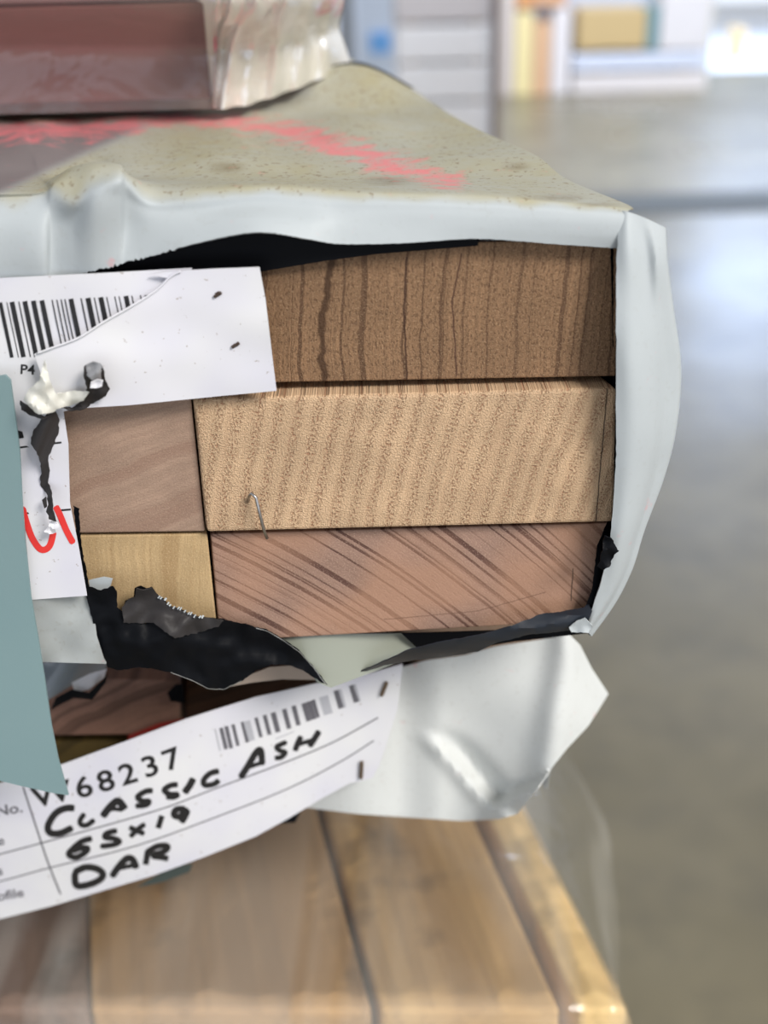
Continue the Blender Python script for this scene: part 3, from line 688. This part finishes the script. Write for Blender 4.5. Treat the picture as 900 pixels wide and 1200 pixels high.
hs = [(z4(p), w) for p, w in hand]
z5 = lambda pts: [(200 + x * .3111, 760 + y * .3111) for x, y in pts]
hs += [(z5(p), w) for p, w in (([(183, 462), (150, 470), (125, 495), (130, 515), (165, 510), (182, 495)], 6.5),
      ([(262, 488), (290, 445), (322, 392), (340, 385), (345, 440)], 7.5), ([(285, 450), (320, 438), (345, 430)], 5),
      ([(438, 352), (400, 370), (412, 385), (432, 392), (415, 410), (392, 412)], 6),
      ([(492, 330), (480, 355), (468, 386)], 6.5), ([(480, 362), (510, 352), (535, 345)], 5), ([(560, 310), (545, 335), (522, 370)], 7))]
link('handwriting', ribbon(hs, lab3, -.1), INK, l2)
hs = [(z4(p), w) for p, w in (([(405, 535), (360, 548), (320, 580), (302, 605), (330, 618), (370, 600), (385, 578), (350, 578), (318, 592)], 7),
      ([(515, 500), (470, 512), (462, 530), (500, 535), (525, 548), (500, 562), (440, 570)], 6.5),
      ([(568, 485), (600, 500), (635, 515)], 6), ([(638, 470), (600, 500), (572, 528)], 6),
      ([(712, 435), (695, 490)], 6.5), ([(815, 405), (775, 408), (765, 432), (790, 438), (822, 412), (812, 440), (795, 465)], 7.5))]
link('handwriting', ribbon(hs, lab3, -.1), INK, l2)
hs = [(z4(p), w) for p, w in (([(330, 680), (335, 740), (390, 738), (440, 715), (452, 690), (425, 668), (375, 662), (325, 685)], 8),
      ([(490, 705), (525, 655), (560, 622), (585, 630), (600, 668)], 8), ([(515, 668), (560, 658), (600, 650)], 5.5),
      ([(650, 590), (640, 650)], 7), ([(640, 600), (690, 570), (735, 568), (725, 590), (670, 610), (715, 618), (740, 625)], 7))]
link('handwriting', ribbon(hs, lab3, -.1), INK, l2)
for a, b in (((453, 800), (447, 815)), ((424, 893), (423, 912))):
    link('staple', tube([P(*a, lab3(*a) - .5), P(*b, lab3(*b) - .5)], .00038), mat('brown_staple', (.16, .11, .07), .4, metal=.6), l2)

# ================================================================= LOWEST PACK: yellow boards in clear film
zb = P(450, 960, 82).z
def on_b(px, py, dz=0): return Q(px, py, zb + dz)
front_row = 1184
def yb(name, xl, xr, m_, lab_, dz=0.0, kink=None, thick=.024, row=front_row):
    """board on the level plane, its front end at image row `row`, between image columns xl..xr there"""
    a = on_b(xl, row, dz); b = on_b(xr, row, dz); D = LD * 1.1
    V_ = [a, b, b + D, a + D]; V_ += [v - Vector((0, 0, thick)) for v in V_]
    o_ = link(name, fix(mesh(V_, [(0, 1, 2, 3), (7, 6, 5, 4), (0, 4, 5, 1), (1, 5, 6, 2), (2, 6, 7, 3), (3, 7, 4, 0)])), m_, None, origin=V_[4]); bevel(o_, 1.2)
    tag(o_, lab_, 'board', 'yellow boards of the lowest pack'); return o_
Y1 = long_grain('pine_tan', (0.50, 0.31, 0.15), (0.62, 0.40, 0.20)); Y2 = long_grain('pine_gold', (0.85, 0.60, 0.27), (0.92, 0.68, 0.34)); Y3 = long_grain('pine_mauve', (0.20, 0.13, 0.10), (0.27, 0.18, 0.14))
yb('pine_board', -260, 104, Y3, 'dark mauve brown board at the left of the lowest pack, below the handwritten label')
yb('pine_board', 106, 436, Y1, 'broad tan board in the middle of the lowest pack, under clear film')
yb('pine_board', 446, 657, long_grain('pine_tan_two', (0.54, 0.34, 0.16), (0.80, 0.54, 0.24)), 'light tan board left of the wide dark gap in the lowest pack', dz=-.001)
yb('pine_board', 679, 736, Y2, 'golden board at the right edge of the lowest pack')
for k in range(1, 4):         # the layers beneath
    for i, (a, b) in enumerate(((-260, 104), (106, 436), (440, 668), (680, 736))):
        yb('pine_board', a, b, Y1 if (i + k) % 2 else Y2, 'board of a hidden lower layer in the lowest pack, %s layer %s' % (('second', 'third', 'fourth')[k - 1], ('far left', 'left of centre', 'right of centre', 'far right')[i]), dz=-.025 * k)
cfm = bpy.data.materials.new('clear_film'); cfm.use_nodes = True; g = N.__new__(N); g.m = cfm; g.t = cfm.node_tree
b_ = g.t.nodes['Principled BSDF']; g.b = b_
tr = g.n('BsdfTransparent'); tr.inputs[0].default_value = (.97, .96, .93, 1); gl = g.n('BsdfGlossy'); gl.inputs['Roughness'].default_value = .12; gl.inputs[0].default_value = (1, 1, 1, 1)
df = g.n('BsdfDiffuse'); df.inputs[0].default_value = (.8, .78, .72, 1)
bp = g.n('Bump'); bp.inputs['Strength'].default_value = .5; bp.inputs['Distance'].default_value = .004
g.l(g.noise(g.co(), 40, 3, dist=.6), bp.inputs['Height']); g.l(bp.outputs[0], gl.inputs['Normal'])
m1 = g.n('MixShader'); m2 = g.n('MixShader'); fr = g.n('Fresnel'); fr.inputs[0].default_value = 1.5; g.l(bp.outputs[0], fr.inputs['Normal'])
hz_ = g.noise(g.vmath('MULTIPLY', g.co(), (30, 5, 5)), 1.0, 3, dist=.8); g.l(g.ramp(hz_, [(.45, .03), (.62, .20)]), m1.inputs[0]); g.l(tr.outputs[0], m1.inputs[1]); g.l(df.outputs[0], m1.inputs[2])
g.l(g.math('MULTIPLY', fr.outputs[0], .6), m2.inputs[0]); g.l(m1.outputs[0], m2.inputs[1]); g.l(gl.outputs[0], m2.inputs[2]); g.l(m2.outputs[0], g.t.nodes['Material Output'].inputs[0])
CLEAR = cfm
# film over the top, folding down the front and out past the right edge
a = on_b(-260, front_row + 6, .003); b = on_b(742, front_row + 6, .003)
V, F = [], []
nu, nv = 90, 60
prof = []
for j in range(nv + 1):
    s_ = -0.02 + 0.55 * (j / nv) ** 1.5
    for i in range(nu + 1):
        t_ = i / nu * 1.06; p = a.lerp(b, min(t_, 1.0)) + LD * max(s_, 0)
        zf = .0016 * nz(p.x * 60, p.y * 30, 1) + .0010 * nz(p.x * 170, p.y * 60, 2) + .0016 * math.exp(-((t_ - .9) / .05) ** 2)
        p = p + Vector((0, 0, abs(zf)))
        if s_ < 0: p = p + Vector((0, .0005 * s_, s_ * 3))
        if t_ > 1.0:
            q_ = (t_ - 1.0) / .06; p = p + Vector((q_ * (min(.034, .34 * max(s_, 0)) + .002 + .002 * nz(s_ * 40, 1)), 0, -.003 - q_ * q_ * .03))
        V.append(p)
for j in range(nv):
    for i in range(nu): F.append((j * (nu + 1) + i, j * (nu + 1) + i + 1, (j + 1) * (nu + 1) + i + 1, (j + 1) * (nu + 1) + i))
fo = link('clear_plastic_film', mesh(V, F), CLEAR, smooth=True)
tag(fo, 'glossy clear plastic film stretched over the yellow boards of the lowest pack', 'plastic film')
# bearers between the packs and under the lowest pack
BW = mat('bearer_wood', (.36, .25, .15), .7); g = N(BW); g.color(g.mix(g.noise(g.co(), 30, 3), (.30, .2, .12), (.42, .3, .18)))
zm = min(P(450, 935, 32).z, P(640, 925, 42).z)
wl_ = on_b(-240, front_row); wr_ = on_b(745, front_row)
def bearer(s_, z0, z1, lab_, w=.05):
    p0 = wl_ + LD * s_; p1 = wr_ + LD * s_
    V_ = [Vector((p.x, p.y, z)) + o__ for z in (z0, z1) for p, o__ in ((p0, Vector()), (p1, Vector()), (p1, LD * w), (p0, LD * w))]
    o_ = link('timber_bearer', fix(mesh(V_, [(0, 1, 2, 3), (4, 5, 6, 7), (0, 1, 5, 4), (1, 2, 6, 5), (2, 3, 7, 6), (3, 0, 4, 7)])), BW); bevel(o_, 1)
    tag(o_, lab_, 'timber bearer', 'bearers between the packs'); return o_
top3 = zb + .0035
for s_, w_ in ((.16, 'nearer'), (.8, 'farther')):
    bearer(s_, top3, P(450, 935, 38).z - .0005, '%s rough bearer lying between the middle and the lowest pack' % w_)
stack_bot = zb - .024 - .075 - .001
def slab(pa, pb, w, z0, z1):
    return fix(mesh([Vector((p.x, p.y, z)) + o__ for z in (z0, z1) for p, o__ in ((pa, Vector()), (pb, Vector()), (pb, LD * w), (pa, LD * w))],
                    [(0, 1, 2, 3), (4, 5, 6, 7), (0, 1, 5, 4), (1, 2, 6, 5), (2, 3, 7, 6), (3, 0, 4, 7)]))
for s_, w_ in ((.08, 'nearer'), (.85, 'farther')):
    p0 = wl_ + LD * s_; p1 = wr_ + LD * s_; ux = (p1 - p0) / (p1 - p0).length
    e = empty('timber_trestle', Vector(((p0.x + p1.x) / 2, (p0.y + p1.y) / 2, 0)))
    tag(e, '%s timber trestle standing on the floor under the lowest pack' % w_, 'trestle', 'trestles under the lowest pack')
    bevel(link('crossbeam', slab(p0, p1, .06, stack_bot - .07, stack_bot), BW, e), 2)
    for q in (p0 + ux * .01, p1 - ux * .055): bevel(link('leg', slab(q, q + ux * .045, .06, 0, stack_bot - .07), BW, e), 2)
    bevel(link('rail', slab(p0 + ux * .055, p1 - ux * .055, .03, .2, .26), BW, e), 2)

# ================================================================= TOP PACK behind, in pinkish film
zt2 = zt + .002
MB = mat('mauve_boards', (.20, .11, .10), .6); g = N(MB)
v = g.vmath('MULTIPLY', g.co(), (1, 1, 3)); g.color(g.mix(g.ramp(g.noise(v, 16, 3), [(.3, 0.), (.7, 1.)]), (.15, .08, .068), (.26, .15, .135)))
fl = Q(-120, 136, zt2); frr = Q(246, 128, zt2)
yv = frr.y
fl = Vector((-.13, yv, zt2))
pack_h = .062
def tb(z0, z1, x0, x1, lab_, m_):
    V_ = [Vector((x, yv + .0005, z)) + d_ for z in (z0, z1) for x, d_ in ((x0, Vector()), (x1, Vector()), (x1, LD * .9), (x0, LD * .9))]
    o_ = link('hardwood_board', fix(mesh(V_, [(0, 1, 2, 3), (4, 5, 6, 7), (0, 1, 5, 4), (1, 2, 6, 5), (2, 3, 7, 6), (3, 0, 4, 7)])), m_); bevel(o_, .6)
    tag(o_, lab_, 'board', 'boards of the top pack'); return o_
MB2 = mat('rust_boards', (.15, .07, .055), .6)
tb(zt2 + .002, zt2 + .021, -.135, frr.x + .0005, 'dark red brown board, lowest of the top pack under the pinkish film', MB2)
tb(zt2 + .0215, zt2 + .0405, -.135, frr.x + .0005, 'mauve brown board, second up in the top pack behind the pinkish film', MB)
tb(zt2 + .041, zt2 + .06, -.135, frr.x + .0005, 'mauve brown board, uppermost of the top pack behind the pinkish film', MB)
pf = bpy.data.materials.new('pinkish_film'); pf.use_nodes = True; g = N.__new__(N); g.m = pf; g.t = pf.node_tree; g.b = g.t.nodes['Principled BSDF']
tr = g.n('BsdfTransparent'); tr.inputs[0].default_value = (.95, .85, .85, 1); gl = g.n('BsdfGlossy'); gl.inputs['Roughness'].default_value = .2
df = g.n('BsdfDiffuse'); A = g.n('Attribute', attribute_name='pink'); nn_ = g.noise(g.co(), 60, 3, .6)
pk = g.ramp(g.math('ADD', A.outputs['Fac'], g.math('MULTIPLY', nn_, .5)), [(.62, 0.), (.78, 1.)])
A2 = g.n('Attribute', attribute_name='haze'); g.l(g.mix(pk, g.mix(g.ramp(A2.outputs['Fac'], [(.3, 0.), (.8, 1.)]), (.50, .40, .39), (.80, .76, .67)), (.85, .12, .22)), df.inputs[0])
m1 = g.n('MixShader'); m2 = g.n('MixShader')
streak = g.noise(g.vmath('MULTIPLY', g.co(), (3, 3, 20)), 2.0, 1, dist=.4)
g.l(g.math('MAXIMUM', g.math('ADD', A2.outputs['Fac'], g.math('MULTIPLY', g.ramp(streak, [(.35, 0.), (.8, 1.)]), .14)), pk), m1.inputs[0])
g.l(tr.outputs[0], m1.inputs[1]); g.l(df.outputs[0], m1.inputs[2]); m2.inputs[0].default_value = .08
bp = g.n('Bump'); bp.inputs['Strength'].default_value = .6; bp.inputs['Distance'].default_value = .004; g.l(g.noise(g.co(), 55, 3, dist=1.), bp.inputs['Height']); g.l(bp.outputs[0], gl.inputs['Normal'])
g.l(g.ramp(A2.outputs['Fac'], [(.2, .06), (.6, .45)]), m2.inputs[0])
g.l(m1.outputs[0], m2.inputs[1]); g.l(gl.outputs[0], m2.inputs[2]); g.l(m2.outputs[0], g.t.nodes['Material Output'].inputs[0])
# film: front face, corner, crinkled right side spreading to the right at its foot
V, F, HZ, PK = [], [], [], []
Ym = yv * 1000
foot = [P(x, y, Ym + d) for x, y, d in ((-160, 137, -2), (0, 134, -2), (120, 131, -2), (240, 127.5, -2), (250, 128, -3), (262, 127, -4), (280, 125, -1), (302, 119, 6), (330, 110, 12), (362, 98, 20), (392, 84, 32), (411, 72, 45))]
mid_ = [P(x, y, Ym + d) for x, y, d in ((-160, 60, -2), (0, 60, -2), (120, 60, -2), (243, 60, -2), (252, 60, -5), (264, 60, -1), (276, 60, -4), (296, 58, 3), (322, 56, 6), (350, 52, 16), (378, 44, 24), (398, 36, 40))]
hi_ = [P(x, y, Ym + d) for x, y, d in ((-160, -40, -2), (0, -40, -2), (120, -40, -2), (243, -40, -2), (255, -40, -5), (268, -40, 0), (282, -40, -4), (298, -40, 5), (320, -40, 6), (340, -40, 18), (356, -40, 24), (372, -40, 40))]
lid = [v_ + LD * .3 + Vector((0, 0, .002)) for v_ in hi_]
nu, nv = 220, 12
V, F = loft([foot, mid_, hi_, lid], nu, nv)
NW = nu + 1
for k, v_ in enumerate(V):
    j, i = divmod(k, NW); px, py = pix(v_)
    sd = sm(246, 262, px) if j <= 2 * nv else .3
    HZ.append(.20 + .68 * sd)
    if sd > .3 and j <= 2 * nv: V[k] = v_ + Vector((0, .0016 * math.sin(px * .22 + py * .03) + .0012 * nz(px * .05, py * .02), 0)) * sd
    pk_ = .50 * math.exp(-((px - 252) / 5) ** 2) * sm(80, 55, py) * sm(20, 45, py) + .42 * sm(352, 372, px) * sm(45, 15, py) + .2 * sm(120, 134, py) * (px < 250)
    PK.append(pk_ if j <= 2 * nv else 0)
me = mesh(V, F); at = me.attributes.new('haze', 'FLOAT', 'POINT'); a2 = me.attributes.new('pink', 'FLOAT', 'POINT')
for k in range(len(V)): at.data[k].value = HZ[k]; a2.data[k].value = PK[k]
fo = link('pink_stained_film', me, pf, smooth=True)
tag(fo, 'crinkled shiny plastic film with pink paint around the top pack', 'plastic film')

# ================================================================= THE SHED
FL = mat('concrete_floor', (.2, .18, .14), .4, spec=.5); g = N(FL); v = g.co()
n1 = g.noise(v, 1.6, 4, .6); n2 = g.noise(v, 9, 4, .65); n3 = g.noise(v, .5, 3)
c = g.mix(g.ramp(n1, [(.3, 0.), (.7, 1.)]), (.15, .127, .072), (.29, .25, .16)); c = g.mix(g.math('MULTIPLY', g.ramp(n2, [(.35, 1.), (.55, 0.)]), .3), c, (.10, .09, .07))
g.color(c); g.l(g.ramp(n3, [(.35, .24), (.65, .5)]), g.b.inputs['Roughness']); g.bump(n2, .1, .01)
fm = mesh([(-9, -3, 0), (12, -3, 0), (12, 9.2, 0), (-9, 9.2, 0)], [(0, 1, 2, 3)])
tag(link('floor', fm, FL, origin=Vector((0, 0, 0))), 'smooth shiny grey concrete shed floor', kind='structure')
A_ = Q(820, 250, 0); B_ = Q(820, 227, 0)
tr_ = link('trim_1', box_mesh([(-9, 12, A_.y, B_.y, .0005, .006)]), mat('drain_strip', (.10, .105, .10), .7), origin=Vector((0, 0, 0))); tag(tr_, 'dark strip let into the concrete floor', kind='structure')
WY = Q(780, 104, 0).y
def X_at(px, yw): return P(px, 60, yw * 1000).x
def Z_at(py, yw, px=700): return P(px, py, yw * 1000).z
CL = mat('pale_cladding', (.66, .70, .80), .5); g = N(CL)
xd0, xd1 = X_at(834, WY + .4), X_at(1010, WY + .4)
def structure(name, boxes, m_, lab_): return tag(link(name, box_mesh(boxes), m_, origin=Vector((0, 0, 0))), lab_, kind='structure')
structure('wall_back', [(-9, xd0, WY + .5, WY + .6, 0, 3.6), (xd1, 12, WY + .5, WY + .6, 0, 3.6), (xd0, xd1, WY + .5, WY + .6, 2.8, 3.6)], CL, 'pale back wall of the shed')
# ribs of the cladding
structure('trim_2', [(xd0 - .06, xd0, WY + .42, WY + .5, 0, 2.8), (xd1, xd1 + .06, WY + .42, WY + .5, 0, 2.8)], mat('door_frame', (.7, .66, .55), .5), 'frame of the bright doorway')
# pale plinth bands at the foot of the wall
def bx(px0, px1, py0, py1, yw, dy): # image box on plane yw -> world box
    z1_ = Z_at(py0, yw, (px0 + px1) / 2); z0_ = Z_at(py1, yw, (px0 + px1) / 2)
    return (X_at(px0, yw), X_at(px1, yw), yw, yw + dy, z0_, z1_)
def goods(name, px0, px1, py0, py1, yw, dy, col_, lab_, cat_, grp=None, floor_=False, strap=None):
    x0, x1, y0, y1, z0, z1 = bx(px0, px1, py0, py1, yw, dy)
    if floor_: z0 = 0.0
    e = empty(name, ((x0 + x1) / 2, y0, z0)); tag(e, lab_, cat_, grp)
    w_ = mat('wrap_' + name, col_, .45)
    o_ = link('wrapped_body', box_mesh([(x0, x1, y0, y1, z0 + (.012 if not floor_ else 0), z1)]), w_, e); bevel(o_, 8)
    if not floor_:
        for k in range(2):
            xx = x0 + (x1 - x0) * (.12 + .66 * k)
            link('bearer', box_mesh([(xx, xx + (x1 - x0) * .1, y0 + .01, y1, z0, z0 + .012)]), BW, e)
    if strap:
        link('strap', box_mesh([(x0 + (x1 - x0) * strap[0], x0 + (x1 - x0) * strap[1], y0 - .006, y0, z0 + .03, z1)]), mat('strap_' + name, strap[2], .5), e)
    return (x0, x1, y0, y1, z0, z1)
yl = 5.4
G1 = 'pale wrapped packs stacked left of the floor'
goods('wrapped_timber_pack', 464, 580, 122, 175, yl, 1.2, (.80, .77, .76), 'pale wrapped pack at the bottom of the stack left of the open floor', 'timber pack', G1, floor_=True)
goods('wrapped_timber_pack', 464, 580, 76, 121.5, yl, 1.2, (.80, .77, .76), 'pale wrapped pack second from the bottom of the stack left of the open floor', 'timber pack', G1)
goods('wrapped_timber_pack', 464, 580, 30, 75.5, yl, 1.2, (.80, .77, .76), 'pale wrapped pack third from the bottom of the stack left of the open floor', 'timber pack', G1)
goods('wrapped_timber_pack', 464, 580, -16, 29.5, yl, 1.2, (.58, .53, .52), 'pinkish grey wrapped pack, topmost of the stack left of the open floor', 'timber pack', G1)
# white panel with blue mark, and posts
yp = 4.6
x0, x1, y0, y1, z0, z1 = bx(417, 461, -60, 220, yp, .1)
e = empty('white_sign_panel', ((x0 + x1) / 2, y0, 0)); tag(e, 'tall bluish white panel with a blue patch, behind the upper pack', 'panel')
link('panel', box_mesh([(x0, x1, y0, y1, 0, z1)]), mat('bluish_white', (.62, .70, .84), .5), e)
q = bx(434, 458, 38, 62, yp, .01); link('blue_patch', box_mesh([(q[0], q[1], y0 - .008, y0, q[4], q[5])]), mat('blue_print', (.16, .42, .85), .5), e)
def post(px0, px1, yw, col_, lab_, top=-80, zb_=0.0):
    q_ = bx(px0, px1, top, 100, yw, .1)
    x0, x1 = q_[0], q_[1]; t_ = (x1 - x0) * .16
    e_ = empty('steel_post', ((x0 + x1) / 2, yw, 0)); tag(e_, lab_, 'post')
    mm_ = mat('post_paint_%d' % px0, col_, .5)
    link('flange', box_mesh([(x0, x1, yw, yw + t_, .01, q_[5])]), mm_, e_); link('flange', box_mesh([(x0, x1, yw + .1, yw + .1 + t_, .01, q_[5])]), mm_, e_)
    link('web', box_mesh([((x0 + x1) / 2 - t_ / 2, (x0 + x1) / 2 + t_ / 2, yw + t_, yw + .1, .01, q_[5])]), mm_, e_)
    link('foot_plate', box_mesh([(x0 - .02, x1 + .02, yw - .02, yw + .12 + t_, 0, .01)]), mm_, e_)
post(398, 415, 4.3, (.20, .22, .25), 'dark grey steel post left of the bluish white panel')
post(579, 586, 5.2, (.18, .12, .10), 'narrow dark brown post at the right of the pale wrapped stack')
G2 = 'goods along the back wall'
y8 = WY - .15
goods('timber_pack', 588, 602, -40, 107, y8, .4, (.75, .66, .60), 'narrow pale upright pack just right of the dark brown post', 'timber pack', floor_=True)
goods('timber_pack', 604, 624, 14, 107, y8, .4, (.95, .80, .42), 'bright yellow upright pack standing by the back wall', 'timber pack', floor_=True)
goods('timber_pack', 626, 645, 26, 107, y8, .4, (.80, .50, .30), 'orange brown upright pack next to the bright yellow one', 'timber pack', floor_=True)
goods('timber_pack', 604, 626, -40, 11, y8, .4, (.85, .42, .18), 'orange bundle at the frame top above the bright yellow pack', 'timber pack')
goods('timber_pack', 628, 662, -40, 9, y8, .4, (.80, .45, .25), 'orange brown bundle at the frame top above the orange brown pack', 'timber pack')
goods('timber_pack', 647, 668, 12, 107, y8, .4, (.85, .80, .80), 'white upright pack left of the tan stack', 'timber pack', floor_=True)
goods('tan_timber_pack', 676, 756, 10, 60, y8, .4, (.62, .45, .22), 'tan pack of boards raised on a pale wrapped pack by the back wall', 'timber pack')
goods('teal_end_pack', 757, 770, 8, 61, y8, .4, (.18, .33, .36), 'narrow teal bundle at the right end of the tan pack', 'timber pack')
goods('white_timber_pack', 772, 830, -10, 60.5, y8, .4, (.78, .74, .74), 'white wrapped pack right of the teal bundle', 'timber pack')
goods('white_timber_pack', 672, 832, 62, 84, y8, .4, (.72, .76, .88), 'long low bluish white pack under the tan and white packs', 'timber pack')
goods('white_timber_pack', 672, 832, 86, 107, y8, .4, (.82, .76, .74), 'long cream pack at floor level by the back wall', 'timber pack', floor_=True)
goods('timber_pack', 862, 874, 34, 66, WY + 1.5, .3, (.85, .6, .3), 'small orange tan stack outside the bright doorway', 'timber pack', floor_=True)
# yard outside the doorway
structure('floor_outside', [(xd0 - 3, xd1 + 3, 9.2, 16, -.02, 0)], mat('bright_yard', (.9, .89, .86), .8), 'pale concrete yard outside the doorway')
for o_ in bpy.data.objects:
    if '_org' in o_.keys(): del o_['_org']
